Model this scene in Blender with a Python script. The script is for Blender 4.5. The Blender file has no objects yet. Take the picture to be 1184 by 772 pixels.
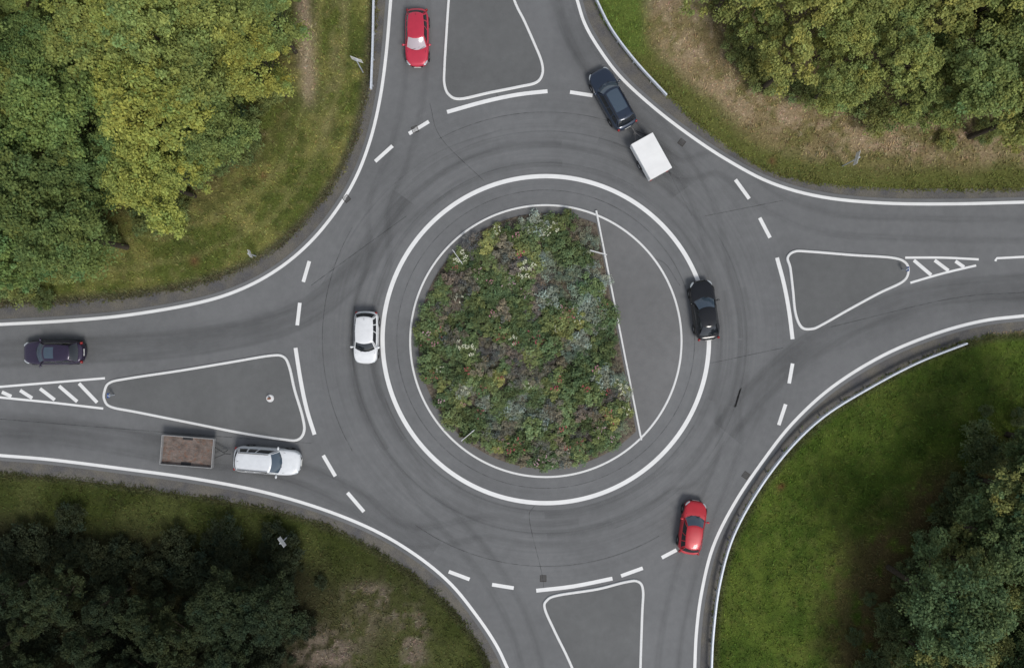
import bpy, bmesh, math, random
import numpy as np
from mathutils import Vector, Matrix
random.seed(7); RNG=np.random.default_rng(11)
S=15.0; HC=52.6
scn=bpy.context.scene
def P(px,py,z=0.0,h=0.0):
    k=(1-h/HC)
    return ((px-592)/S*k,(386-py)/S*k,z)
def lin(c):
    o=[]
    for v in c[:3]:
        v=v/255.0
        o.append(v/12.92 if v<=0.04045 else ((v+0.055)/1.055)**2.4)
    return o
K=1.15
def alb(r,g,b): return [v/K for v in lin((r,g,b))]
# ---------------------------------------------------------------- helpers
def link(o):
    scn.collection.objects.link(o); return o
def mkmesh(name,verts,faces,mat=None,smooth=False,cols=None):
    me=bpy.data.meshes.new(name)
    if isinstance(verts,np.ndarray):
        nv=len(verts); nf,k=faces.shape
        me.vertices.add(nv); me.vertices.foreach_set("co",verts.astype(np.float32).ravel())
        me.loops.add(nf*k); me.loops.foreach_set("vertex_index",faces.astype(np.int32).ravel())
        me.polygons.add(nf); me.polygons.foreach_set("loop_start",np.arange(0,nf*k,k,dtype=np.int32))
        me.update(calc_edges=True)
    else:
        me.from_pydata([tuple(v) for v in verts],[],[tuple(f) for f in faces])
    if mat:
        for m in (mat if isinstance(mat,list) else [mat]): me.materials.append(m)
    if cols is not None:
        a=me.color_attributes.new("Col",'FLOAT_COLOR','POINT')
        c=np.ones((len(verts),4),dtype=np.float32); c[:,:3]=cols
        a.data.foreach_set("color",c.ravel())
    if smooth: me.polygons.foreach_set("use_smooth",[True]*len(me.polygons))
    me.update()
    return me
def mkobj(name,me,parent=None):
    o=bpy.data.objects.new(name,me); link(o)
    if parent: o.parent=parent
    return o
def struct(o): o["kind"]="structure"; return o
def top(o,label,cat,group=None):
    o["label"]=label; o["category"]=cat
    if group: o["group"]=group
    return o
def cat(pts,n=10):
    pts=[np.array(p,float) for p in pts]
    out=[]
    for i in range(len(pts)-1):
        p1,p2=pts[i],pts[i+1]
        p0=pts[i-1] if i>0 else 2*p1-p2
        p3=pts[i+2] if i+2<len(pts) else 2*p2-p1
        for k in range(n):
            t=k/n
            out.append(0.5*((2*p1)+(-p0+p2)*t+(2*p0-5*p1+4*p2-p3)*t*t+(-p0+3*p1-3*p2+p3)*t**3))
    out.append(pts[-1]); return np.array(out)
def catc(pts,n=8):
    pts=[np.array(p,float) for p in pts]; N=len(pts); out=[]
    for i in range(N):
        p0,p1,p2,p3=pts[i-1],pts[i],pts[(i+1)%N],pts[(i+2)%N]
        for k in range(n):
            t=k/n
            out.append(0.5*((2*p1)+(-p0+p2)*t+(2*p0-5*p1+4*p2-p3)*t*t+(-p0+3*p1-3*p2+p3)*t**3))
    return np.array(out)
def W(a):
    a=np.asarray(a,float); return np.stack([(a[:,0]-592)/S,(386-a[:,1])/S],1)
def normals(p,closed=False):
    if closed: d=np.roll(p,-1,0)-np.roll(p,1,0)
    else: d=np.gradient(p,axis=0)
    d/=np.linalg.norm(d,axis=1)[:,None]+1e-9
    return np.stack([-d[:,1],d[:,0]],1)
def ribbon(name,p,w,z,mat,closed=False,height=None):
    n=normals(p,closed); N=len(p); a=p+n*w/2; b=p-n*w/2
    seg=np.linalg.norm(np.diff(p,axis=0),axis=1); L=np.concatenate([[0],np.cumsum(seg)])
    V=[];F=[]
    if height is None:
        for i in range(N): V+= [(a[i][0],a[i][1],z),(b[i][0],b[i][1],z)]
        M=N if closed else N-1
        for i in range(M):
            j=(i+1)%N; F.append((2*i+1,2*j+1,2*j,2*i))
        me=mkmesh(name,V,F,mat)
        uv=me.uv_layers.new(name="UVMap")
        for poly in me.polygons:
            for li in poly.loop_indices:
                vi=me.loops[li].vertex_index
                uv.data[li].uv=(L[vi//2],float(vi%2))
    else:
        b2=0.03
        ai=p+n*(w/2-b2); bi=p-n*(w/2-b2)
        for i in range(N):
            V+=[(a[i][0],a[i][1],z),(a[i][0],a[i][1],z+height-b2),(ai[i][0],ai[i][1],z+height),(bi[i][0],bi[i][1],z+height),(b[i][0],b[i][1],z+height-b2),(b[i][0],b[i][1],z)]
        M=N if closed else N-1
        for i in range(M):
            j=(i+1)%N
            for k in range(5): F.append((6*i+k+1,6*j+k+1,6*j+k,6*i+k))
        if not closed:
            F.append(tuple(range(6))); F.append(tuple(6*(N-1)+k for k in range(5,-1,-1)))
        me=mkmesh(name,V,F,mat)
    return mkobj(name,me)
def polysheet(name,p,z,mat):
    bm=bmesh.new(); vs=[bm.verts.new((q[0],q[1],z)) for q in p]
    f=bm.faces.new(vs); bm.normal_update()
    if f.normal.z<0: f.normal_flip()
    bmesh.ops.triangulate(bm,faces=[f]); me=bpy.data.meshes.new(name); bm.to_mesh(me); bm.free()
    me.materials.append(mat); return mkobj(name,me)
def inpoly(x,y,poly):
    c=np.zeros(x.shape,bool); n=len(poly); j=n-1
    for i in range(n):
        xi,yi=poly[i]; xj,yj=poly[j]
        if yi!=yj:
            m=((yi>y)!=(yj>y))&(x<(xj-xi)*(y-yi)/(yj-yi)+xi); c^=m
        j=i
    return c
def pdist(x,y,line):
    d=np.full(x.shape,1e9)
    for i in range(len(line)-1):
        a=line[i];b=line[i+1];ab=b-a;L=(ab**2).sum()+1e-9
        t=np.clip(((x-a[0])*ab[0]+(y-a[1])*ab[1])/L,0,1)
        d=np.minimum(d,np.hypot(x-a[0]-t*ab[0],y-a[1]-t*ab[1]))
    return d
_G=[np.random.default_rng(100+i).random((256,256)) for i in range(6)]
def vn(x,y,sc,k=0):
    g=_G[k%6]; x=x/sc+37.3*k; y=y/sc+11.7*k
    xi=np.floor(x).astype(int); yi=np.floor(y).astype(int); fx=x-xi; fy=y-yi
    fx=fx*fx*(3-2*fx); fy=fy*fy*(3-2*fy)
    A=g[xi%256,yi%256];B=g[(xi+1)%256,yi%256];C=g[xi%256,(yi+1)%256];D=g[(xi+1)%256,(yi+1)%256]
    return (A*(1-fx)+B*fx)*(1-fy)+(C*(1-fx)+D*fx)*fy
def fbm(x,y,sc,k=0): return (vn(x,y,sc,k)*.5+vn(x,y,sc/2.1,k+1)*.3+vn(x,y,sc/4.3,k+2)*.2)
def sst(e0,e1,x):
    t=np.clip((x-e0)/(e1-e0),0,1); return t*t*(3-2*t)
# ---------------------------------------------------------------- materials
class NT:
    def __init__(s,name):
        s.m=bpy.data.materials.new(name); s.m.use_nodes=True; s.t=s.m.node_tree; s.t.nodes.clear()
        s.out=s.t.nodes.new('ShaderNodeOutputMaterial')
    def n(s,ty,**kw):
        nd=s.t.nodes.new(ty)
        for k,v in kw.items(): setattr(nd,k,v)
        return nd
    def l(s,a,b): s.t.links.new(a,b)
    def noise(s,scale,detail=4,rough=.55,vec=None):
        nd=s.n('ShaderNodeTexNoise'); nd.inputs['Scale'].default_value=scale; nd.inputs['Detail'].default_value=detail; nd.inputs['Roughness'].default_value=rough
        if vec is None:
            g=s.n('ShaderNodeNewGeometry'); vec=g.outputs['Position']
        s.l(vec,nd.inputs['Vector']); return nd.outputs['Fac']
    def mr(s,v,a,b,c,d):
        nd=s.n('ShaderNodeMapRange'); 
        for i,x in enumerate((a,b,c,d)): nd.inputs[i+1].default_value=x
        s.l(v,nd.inputs[0]); return nd.outputs[0]
    def math(s,op,a,b=None):
        nd=s.n('ShaderNodeMath'); nd.operation=op
        for i,x in enumerate((a,b)):
            if x is None: continue
            if isinstance(x,(int,float)): nd.inputs[i].default_value=x
            else: s.l(x,nd.inputs[i])
        return nd.outputs[0]
    def scale(s,col,f):
        nd=s.n('ShaderNodeVectorMath'); nd.operation='SCALE'
        if isinstance(col,(list,tuple)): nd.inputs[0].default_value=col[:3]
        else: s.l(col,nd.inputs[0])
        s.l(f,nd.inputs['Scale']); return nd.outputs[0]
    def mix(s,f,a,b):
        nd=s.n('ShaderNodeMix'); nd.data_type='RGBA'
        if isinstance(f,(int,float)): nd.inputs[0].default_value=f
        else: s.l(f,nd.inputs[0])
        for i,x in ((6,a),(7,b)):
            if isinstance(x,(list,tuple)): nd.inputs[i].default_value=(*x[:3],1)
            else: s.l(x,nd.inputs[i])
        return nd.outputs[2]
    def bsdf(s,col=None,rough=.8,metal=0,spec=.3,bump=None,bs=.3,bd=.02,coat=0,alpha=None):
        b=s.n('ShaderNodeBsdfPrincipled')
        if isinstance(col,(list,tuple)): b.inputs['Base Color'].default_value=(*col[:3],1)
        elif col is not None: s.l(col,b.inputs['Base Color'])
        b.inputs['Roughness'].default_value=rough; b.inputs['Metallic'].default_value=metal
        b.inputs['Specular IOR Level'].default_value=spec; b.inputs['Coat Weight'].default_value=coat
        b.inputs['Coat Roughness'].default_value=.06
        if alpha is not None: s.l(alpha,b.inputs['Alpha'])
        if bump is not None:
            bn=s.n('ShaderNodeBump'); bn.inputs['Strength'].default_value=bs; bn.inputs['Distance'].default_value=bd
            s.l(bump,bn.inputs['Height']); s.l(bn.outputs[0],b.inputs['Normal'])
        s.l(b.outputs[0],s.out.inputs[0]); return b
def simple(name,col,rough=.6,metal=0,spec=.4,coat=0,var=.12,sc=6):
    t=NT(name); f=t.mr(t.noise(sc),.3,.7,1-var,1+var); t.bsdf(t.scale(col,f),rough,metal,spec,coat=coat); return t.m
CX,CY=P(631,392.5)[:2]
def asphalt(name,base,rings=True):
    t=NT(name)
    g=t.n('ShaderNodeNewGeometry'); pos=g.outputs['Position']
    f=t.mr(t.noise(28,4,.75,pos),.3,.7,.82,1.19)
    f2=t.mr(t.noise(1.6,4,.6,pos),.3,.7,.94,1.06)
    f3=t.mr(t.noise(.11,4,.6,pos),.3,.7,.84,1.12)
    m=t.math('MULTIPLY',t.math('MULTIPLY',f,f2),f3)
    if rings:
        sub=t.n('ShaderNodeVectorMath'); sub.operation='SUBTRACT'; sub.inputs[1].default_value=(CX,CY,0); t.l(pos,sub.inputs[0])
        ln=t.n('ShaderNodeVectorMath'); ln.operation='LENGTH'; t.l(sub.outputs[0],ln.inputs[0]); r=ln.outputs['Value']
        nm=t.n('ShaderNodeVectorMath'); nm.operation='NORMALIZE'; t.l(sub.outputs[0],nm.inputs[0])
        sx=t.n('ShaderNodeSeparateXYZ'); t.l(nm.outputs[0],sx.inputs[0])
        cb=t.n('ShaderNodeCombineXYZ'); t.l(t.math('MULTIPLY',sx.outputs[0],1.3),cb.inputs[0]); t.l(t.math('MULTIPLY',sx.outputs[1],1.3),cb.inputs[1]); t.l(t.math('MULTIPLY',r,3.8),cb.inputs[2])
        st=t.noise(1.0,5,.7,cb.outputs[0]); st=t.mr(st,.3,.7,-.10,.10)
        fade=t.math('MULTIPLY',t.mr(r,10.5,12.8,.3,1),t.mr(r,16,21,1,0))
        m=t.math('MULTIPLY',m,t.math('ADD',t.math('MULTIPLY',st,fade),1.0))
    t.bsdf(t.scale(base,m),.82,0,.35,bump=t.noise(40,2,.6,pos),bs=.3,bd=.01)
    return t.m
M_asph=asphalt('asphalt',alb(115,116,117))
M_asph2=asphalt('asphalt_island',alb(105,106,106),False)
M_asph3=asphalt('asphalt_apron',alb(114,114,114),False)
def mk_gravel():
    t=NT('gravel'); f=t.mr(t.noise(14,6,.8),.3,.7,.6,1.4); f2=t.mr(t.noise(.7,4),.35,.65,0,1)
    c=t.mix(f2,alb(96,95,96),alb(114,110,102)); t.bsdf(t.scale(c,f),.95,0,.1,bump=t.noise(18,4,.7),bs=.6,bd=.03); return t.m
M_gravel=mk_gravel()
def mk_paint():
    t=NT('road_paint'); wear=t.mr(t.noise(11,6,.75),.28,.38,.35,1.0); big=t.mr(t.noise(1.1,4),.3,.65,.88,1)
    f=t.math('MULTIPLY',wear,big); c=t.mix(f,alb(150,149,150),(.78,.78,.77)); t.bsdf(c,.6,0,.3); return t.m
M_paint=mk_paint()
def mk_kerb():
    t=NT('kerb_paint'); wear=t.mr(t.noise(7,6,.7),.30,.42,.45,1.0)
    t.bsdf(t.mix(wear,alb(150,149,148),(.70,.70,.69)),.7,0,.3); return t.m
M_kerb=mk_kerb()
def mk_wear(name,strength,col):
    t=NT(name); uv=t.n('ShaderNodeUVMap'); sx=t.n('ShaderNodeSeparateXYZ'); t.l(uv.outputs[0],sx.inputs[0])
    v=sx.outputs[1]; e=t.math('MULTIPLY',t.math('MULTIPLY',v,t.math('SUBTRACT',1.0,v)),4.0)
    e=t.math('POWER',e,1.3)
    cb=t.n('ShaderNodeCombineXYZ'); t.l(t.math('MULTIPLY',sx.outputs[0],.15),cb.inputs[0]); t.l(t.math('MULTIPLY',v,2.6),cb.inputs[1])
    oi=t.n('ShaderNodeObjectInfo'); t.l(t.math('MULTIPLY',oi.outputs['Random'],50.0),cb.inputs[2])
    nz=t.mr(t.noise(1.0,4,.6,cb.outputs[0]),.32,.7,.15,1)
    a=t.math('MULTIPLY',t.math('MULTIPLY',e,nz),strength)
    t.bsdf(col,.7,0,.3,alpha=a); return t.m
M_wear=mk_wear('tyre_wear',.15,(.045,.045,.046))
M_broad=mk_wear('lane_polish',.24,(.05,.05,.051))
M_skid=mk_wear('thin_rubber',.15,(.04,.04,.042))
def mk_seam():
    t=NT('asphalt_seam'); a=t.mr(t.noise(2.2,5,.7),.38,.6,.1,.5); t.bsdf((.045,.045,.047),.8,0,.3,alpha=a); return t.m
M_seam=mk_seam()
def mk_ground():
    t=NT('grass_ground'); at=t.n('ShaderNodeAttribute'); at.attribute_name='Col'
    f=t.mr(t.noise(8,8,.8),.3,.7,.5,1.5); f2=t.mr(t.noise(1.5,6,.7),.3,.7,.78,1.2)
    t.bsdf(t.scale(at.outputs['Color'],t.math('MULTIPLY',f,f2)),.95,0,.1,bump=t.noise(5,7,.75),bs=.8,bd=.16); return t.m
M_ground=mk_ground()
def mk_leaf(name,tint=True,trans=0,rough=.6):
    t=NT(name); at=t.n('ShaderNodeAttribute'); at.attribute_name='Col'; c=at.outputs['Color']
    if tint:
        oi=t.n('ShaderNodeObjectInfo'); mm=t.n('ShaderNodeVectorMath'); mm.operation='MULTIPLY'
        t.l(c,mm.inputs[0]); t.l(oi.outputs['Color'],mm.inputs[1]); c=mm.outputs[0]
    b=t.bsdf(c,rough,0,.12)
    if trans>0:
        tr=t.n('ShaderNodeBsdfTranslucent'); t.l(c,tr.inputs[0])
        mx=t.n('ShaderNodeMixShader'); mx.inputs[0].default_value=trans
        t.l(b.outputs[0],mx.inputs[1]); t.l(tr.outputs[0],mx.inputs[2]); t.l(mx.outputs[0],t.out.inputs[0])
    return t.m
M_leaf=mk_leaf('leaves',True,.24,.75); M_blade=mk_leaf('grass_blades',False,0,.8); M_petal=mk_leaf('petals',True,0,.7)
M_bark=simple('bark',(.06,.05,.038),.9,0,.1,var=.4,sc=8)
M_soil=simple('soil',(.12,.10,.078),.95,0,.1,var=.5,sc=5)
M_steel=simple('galvanised_steel',(.50,.53,.57),.45,.35,.5)
M_rail=simple('galvanised_rail',(.62,.66,.72),.5,.1,.5)
M_dull=simple('dull_zinc',(.17,.165,.16),.6,.2,.4)
M_dark=simple('dark_painted_steel',(.05,.05,.052),.6,.1,.4)
M_white=simple('white_enamel',(.72,.72,.72),.4,0,.5,var=.05)
M_tyre=simple('tyre_rubber',(.02,.02,.02),.85,0,.2); M_rim=simple('alloy_rim',(.45,.46,.48),.35,.8,.5)
M_black=simple('black_plastic',(.02,.02,.022),.6); M_plate=simple('number_plate',(.7,.7,.66),.5)
M_red=simple('tail_light_red',(.25,.01,.01),.2,0,.6); M_head=simple('headlight_glass',(.45,.48,.5),.12,.2,.8)
M_iron=simple('cast_iron',(.05,.045,.04),.7,.3); M_blue=simple('sign_blue',(.02,.10,.42),.4)
def mk_glass(name,col,rough=.06):
    t=NT(name); t.bsdf(col,rough,0,.75); return t.m
M_glass=mk_glass('car_glass',(.012,.015,.019)); M_glassl=mk_glass('car_glass_pale_reflection',(.44,.38,.41),.15); M_glassb=mk_glass('car_glass_blue_reflection',(.055,.08,.11),.08)  # pale and bluish glass have sky reflections painted into the base colour
def paint(name,c,metal=.2,rough=.32,coat=.8):
    t=NT(name); f=t.mr(t.noise(2.5,5,.6),.3,.7,.93,1.05); t.bsdf(t.scale(c,f),rough,metal,.5,coat=coat); return t.m
# ---------------------------------------------------------------- layout curves (ground plan)
WL={
'TL':[(0,375),(75,371),(150,364),(230,350),(280,334),(322,311),(358,281),(388,245),(412,205),(429,160),(440,112),(447,60),(452,0)],
'TR':[(667,0),(676,28),(692,56),(716,88),(750,120),(792,153),(840,185),(892,212),(950,228),(1020,235),(1100,236),(1184,234)],
'BR':[(1184,365),(1135,371),(1080,386),(1020,411),(962,447),(916,489),(880,535),(848,583),(824,632),(811,684),(805,730),(803,772)],
'BL':[(587,772),(574,745),(552,712),(521,674),(481,641),(432,612),(370,587),(300,567),(220,552),(140,541),(60,531),(0,526)]}
GE={
'TL':[(0,352),(75,348),(150,342),(215,331),(265,316),(305,296),(340,268),(372,232),(398,190),(416,142),(425,95),(430,50),(433,0)],
'TR':[(692,0),(703,25),(726,58),(755,92),(790,126),(830,160),(880,192),(930,208),(1000,216),(1090,218),(1184,217)],
'BR':[(1184,386),(1140,391),(1080,410),(1010,446),(960,478),(915,520),(880,565),(850,618),(834,672),(827,722),(825,772)],
'BL':[(564,772),(552,745),(528,712),(492,676),(450,647),(400,618),(340,596),(260,579),(150,563),(70,553),(0,548)]}
EXT_W={'TL':([(-3500,382),(-200,380)],[(453,-100),(453,-3500)]),'TR':([(645,-3500),(645,-150),(654,-50)],[(1300,233),(4500,233)]),
'BR':([(4500,352),(1400,352),(1280,357)],[(803,900),(803,4200)]),'BL':([(642,4200),(642,1000),(628,890),(608,820)],[(-200,518),(-3500,516)])}
EXT_G={'TL':([(-3500,360),(-200,358)],[(433,-100),(433,-3500)]),'TR':([(665,-3500),(665,-150),(677,-50)],[(1300,215),(4500,215)]),
'BR':([(4500,372),(1400,372),(1280,377)],[(825,900),(825,4200)]),'BL':([(620,4200),(620,1000),(606,890),(588,820)],[(-200,540),(-3500,538)])}
def full(D,E,k):
    a,b=E[k]; return np.concatenate([np.array(a,float),cat(D[k],6),np.array(b,float)])
ORD=['TL','TR','BR','BL']
WLc={k:W(full(WL,EXT_W,k)) for k in ORD}; GEc={k:W(full(GE,EXT_G,k)) for k in ORD}
def offset(p,d): return p+normals(p)*d
asph=np.concatenate([offset(WLc[k],.40) for k in ORD])
gep=np.concatenate([GEc[k] for k in ORD])
struct(polysheet('road_shoulder',gep,.02,M_gravel))
struct(polysheet('road',asph,.04,M_asph))
ZM=.048
for k in ORD: struct(ribbon('edge_line',WLc[k],.24,ZM,M_paint))
# ---------------------------------------------------------------- ground
GEpx={k:np.array(cat(GE[k],3)) for k in ORD}
def gcol(px,py):
    n1=fbm(px,py,40,0); n2=fbm(px,py,14,1); n3=fbm(px,py,90,2); n4=vn(px,py,6,3)
    out=np.zeros(px.shape+(3,))
    A_=lambda *c: np.array(alb(*c))
    def mixc(a,b,t): return a*(1-t[...,None])+b*t[...,None]
    d={k:pdist(px,py,GEpx[k]) for k in ORD}
    L=px<592; T=py<386
    q=L&T; D=d['TL']; c=mixc(np.broadcast_to(A_(94,103,50),out.shape),A_(132,130,74),sst(.35,.7,n1)); 
    c=mixc(c,A_(74,84,42),sst(.5,.75,n2)*.7); c=mixc(c,A_(146,138,92),sst(.6,.85,n4)*.3); c=mixc(c,A_(88,86,64),1-sst(0,12,D))
    st=.5+.5*np.sin(D/5.2+n3*3); c=mixc(c,A_(142,138,88),sst(.75,1,st)*.35*sst(8,20,D)*(1-sst(60,100,D)))
    c=mixc(c,A_(108,94,66),sst(60,125,D)*.7*sst(.3,.55,n2)); 
    tr=np.exp(-((px-352-.05*py+8*(n2-.5))/9)**2)*(1-sst(95,140,py)); c=mixc(c,A_(172,154,130),np.clip(tr,0,1)*.9*sst(.3,.5,n2+.15))
    tr=np.exp(-((px-395+.12*py)/10)**2)*(1-sst(120,220,py)); c=mixc(c,A_(142,134,94),np.clip(tr,0,1)*.5*sst(.35,.6,n2))
    for (a,b,r,cc) in ((305,203,4,(110,76,54)),(225,302,6,(108,74,54))):
        c=mixc(c,A_(*cc),np.exp(-(((px-a)**2+(py-b)**2)/r**2))*.8)
    out[q]=c[q]
    q=(~L)&T; D=d['TR']; c=mixc(np.broadcast_to(A_(168,148,118),out.shape),A_(140,126,90),sst(.35,.62,n1)); c=mixc(c,A_(112,114,62),sst(.44,.66,n2)*.55)
    c=mixc(c,A_(104,108,58),(1-sst(12,38,D+24*(n1-.5)))); c=mixc(c,A_(190,168,142),sst(.55,.8,n4)*sst(30,55,D)*.5)
    g=(1-sst(735,760,px+20*(n1-.5)))*(1-sst(50,75,py)); c=mixc(c,A_(100,116,54),g)
    g=np.exp(-(((px-960)/90)**2+((py-200)/8)**2)); c=mixc(c,A_(104,106,60),g*.8)
    c=mixc(c,A_(96,90,60),sst(100,150,D)*.5)
    c=mixc(c,A_(110,78,58),np.exp(-(((px-893)**2+(py-186)**2)/20))*.8)
    out[q]=c[q]
    q=(~L)&(~T); D=d['BR']; c=mixc(np.broadcast_to(A_(72,92,34),out.shape),A_(92,108,44),sst(.35,.7,n1)); c=mixc(c,A_(60,76,32),sst(.48,.75,n2)*.5)
    c=mixc(c,A_(110,116,60),sst(.6,.85,n4)*.3); c=mixc(c,A_(100,110,52),sst(.6,.85,n3)*.4); c=mixc(c,A_(94,80,56),sst(95,165,D+70*(n1-.5))*.85*sst(.2,.5,n2))
    c=mixc(c,A_(84,88,54),1-sst(0,10,D)); c=mixc(c,A_(112,70,52),np.exp(-(((px-903)**2+(py-562)**2)/20))*.8)
    out[q]=c[q]
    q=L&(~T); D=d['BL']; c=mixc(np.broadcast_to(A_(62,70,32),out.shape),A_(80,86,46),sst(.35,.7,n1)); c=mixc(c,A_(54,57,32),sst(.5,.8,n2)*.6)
    c=mixc(c,A_(48,48,30),sst(25,70,D+24*(n1-.5))*(1-sst(350,430,px))); c=mixc(c,A_(72,74,48),1-sst(0,8,D))  # darker bank beyond the verge has thicket shade painted into its colour
    c=mixc(c,A_(84,80,56),np.exp(-(((px-425)/60)**2+((py-715)/50)**2))*.6)
    for (a,b,rx,ry,s) in ((478,742,15,34,.8),(378,754,32,24,.9),(430,688,26,12,.75),(455,706,16,12,.65),(418,722,18,16,.4)):
        e=np.exp(-(((px-a)/rx)**2+((py-b)/ry)**2)); c=mixc(c,A_(130,117,103),np.clip(e*1.5,0,1)*s*sst(.36,.56,n2+.03))
    out[q]=c[q]
    return out
def axis(lo,hi,st,far):
    a=list(np.arange(lo,hi+.01,st)); s=st; x=a[-1]; up=[]
    while x<far: s*=1.5; x+=s; up.append(x)
    s=st; x=a[0]; dn=[]
    while x>-far: s*=1.5; x-=s; dn.append(x)
    return np.array(dn[::-1]+a+up)
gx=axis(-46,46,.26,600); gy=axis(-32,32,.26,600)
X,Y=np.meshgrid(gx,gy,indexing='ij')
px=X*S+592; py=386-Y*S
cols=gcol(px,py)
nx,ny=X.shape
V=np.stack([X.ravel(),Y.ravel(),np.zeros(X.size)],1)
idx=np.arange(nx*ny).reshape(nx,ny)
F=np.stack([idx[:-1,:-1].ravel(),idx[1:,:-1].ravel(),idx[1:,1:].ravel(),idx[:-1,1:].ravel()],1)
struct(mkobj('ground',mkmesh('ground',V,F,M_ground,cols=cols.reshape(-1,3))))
def tufts(n,nedge):
    x=RNG.uniform(-42,42,n); y=RNG.uniform(-28,28,n)
    ex=[];ey=[]
    for k in ORD:
        l=W(GEpx[k]); i=RNG.integers(0,len(l)-1,nedge); t=RNG.random(nedge); p=l[i]*(1-t[:,None])+l[i+1]*t[:,None]
        ex.append(p[:,0]+RNG.normal(0,.14,nedge)); ey.append(p[:,1]+RNG.normal(0,.14,nedge))
    ok=~inpoly(x,y,gep); x=x[ok];y=y[ok]
    x=np.concatenate([x]+ex); y=np.concatenate([y]+ey)
    ok=~inpoly(x,y,asph); x=x[ok];y=y[ok]
    c=gcol(x*S+592,386-y*S); N=len(x)
    c=c*RNG.uniform(.75,1.75,(N,1))*(1+RNG.normal(0,.07,(N,3)))
    rough=(fbm(x*S,y*S,18,2)>.5)*1.0
    V=np.zeros((N,2,3,3)); 
    for b in range(2):
        a=RNG.uniform(0,2*np.pi,N); h=RNG.uniform(.04,.12,N)*(1+rough); l=RNG.uniform(.05,.18,N)*(1+.6*rough); w=RNG.uniform(.02,.05,N)
        V[:,b,0]=np.stack([x-np.sin(a)*w,y+np.cos(a)*w,np.zeros(N)],1)
        V[:,b,1]=np.stack([x+np.sin(a)*w,y-np.cos(a)*w,np.zeros(N)],1)
        V[:,b,2]=np.stack([x+np.cos(a)*l,y+np.sin(a)*l,h],1)
    V=V.reshape(-1,3); F=np.arange(len(V)).reshape(-1,3)
    o=mkobj('grass',mkmesh('grass',V,F,M_blade,cols=np.clip(np.repeat(c,6,0),0,1)))
    o["kind"]="stuff"; o["label"]="short mown grass and weeds on the verges"; o["category"]="grass"
tufts(130000,4000)
# ---------------------------------------------------------------- markings
def circ(r,n=160,c=(631,392.5)):
    a=np.linspace(0,2*np.pi,n,endpoint=False); return W(np.stack([c[0]+r*np.cos(a),c[1]-r*np.sin(a)],1))
struct(ribbon('ring_line',circ(188.5),.33,ZM,M_paint,True))
def mark(pts,w=.30,n=4,z=ZM): return struct(ribbon('road_marking',W(cat(pts,n)),w,z,M_paint))
for p in [[(517,130),(560,118),(598,110),(633,106)],[(620,682),(663,677),(708,668)],[(898,298),(906,328),(912,360),(916,392)],[(342,402),(348,440),(355,473),(364,502)]]: mark(p,.30)
for a,b in [((659,107),(685,111)),((473,155),(496,141)),((434,187),(454,169)),((718,665),(743,656)),((765,644),(782,635)),((569,675),(594,679)),((519,660),(543,669)),
 ((916,420),(912,443)),((908,467),(900,491)),((878,252),(890,275)),((850,208),(866,230)),((347,350),(344,376)),((358,302),(351,326)),((374,526),(388,550)),((402,569),(421,591))]:
    mark([a,b],.28,2)
for l in [[(-400,466),(-60,452),(0,447),(122,437)],[(-60,452),(0,459),(60,465),(120,472)],[(1046,298),(1090,298),(1131,300)],[(1052,327),(1090,316),(1128,307)],[(1150,302),(1184,297),(1500,292)]]: mark(l,.17,3)
for a,b in [((92,443),(113,465)),((69,446),(90,464)),((47,449),(64,462)),((24,451),(38,460)),((3,453),(14,458)),((1056,301),(1076,318)),((1080,301),(1096,313)),((1104,302),(1114,309))]:
    struct(ribbon('road_marking',W([a,b]),.27,ZM+.003,M_paint))
# ---------------------------------------------------------------- splitter islands
def island(pts):
    p=W(catc(pts,6)); struct(polysheet('traffic_island',p,.115,M_asph2))
    struct(ribbon('island_kerb',p,.20,.04,M_kerb,True,.10))
island([(519,0),(516,45),(514,80),(514,98),(519,110),(532,115),(565,108),(600,101),(620,96),(627,86),(626,72),(618,52),(606,25),(594,0),(574,-60),(560,-150),(548,-210),(536,-150),(524,-60)])
island([(913,310),(910,298),(918,291),(935,291),(985,295),(1030,298),(1046,304),(1049,315),(1042,326),(1015,339),(980,358),(950,375),(938,380),(926,378),(919,362),(916,335)])
island([(122,452),(128,442),(150,437),(210,428),(270,418),(312,411),(328,412),(335,424),(341,450),(350,480),(352,498),(344,508),(325,507),(280,500),(220,488),(160,476),(130,470),(122,462)])
island([(630,703),(632,693),(645,687),(690,680),(722,672),(737,671),(743,681),(742,710),(740,772),(738,860),(732,960),(727,1000),(712,940),(692,850),(662,772),(642,730)])
# ---------------------------------------------------------------- central island
a0=np.linspace(0,2*np.pi,200,endpoint=False)
struct(polysheet('central_island',circ(156,200,(631,394)),.10,M_asph3))
struct(ribbon('island_kerb',circ(156.5,200,(631,394)),.17,.04,M_kerb,True,.085))
c0=np.array([689.,244.]);c1=np.array([741.,508.])
cd=(c1-c0)/np.linalg.norm(c1-c0)
def leftof(x,y,m=0): return ((x-c0[0])*(-cd[1])+(y-c0[1])*cd[0])>m
def chop(r,m,st=1):
    q=[(631+r*math.cos(a),394+r*math.sin(a)) for a in a0]; q=[t for t in q if leftof(t[0],t[1],m)]
    g=[np.hypot(q[i][0]-q[i-1][0],q[i][1]-q[i-1][1]) for i in range(len(q))]; gi=int(np.argmax(g)); q=q[gi:]+q[:gi]
    return q[::st]+([q[-1]] if st>1 else [])
struct(polysheet('flower_bed_soil',W(chop(147,2)),.16,M_soil))
struct(ribbon('bed_kerb',W(np.array([c0,c1])),.15,.10,M_kerb,False,.10))
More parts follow.
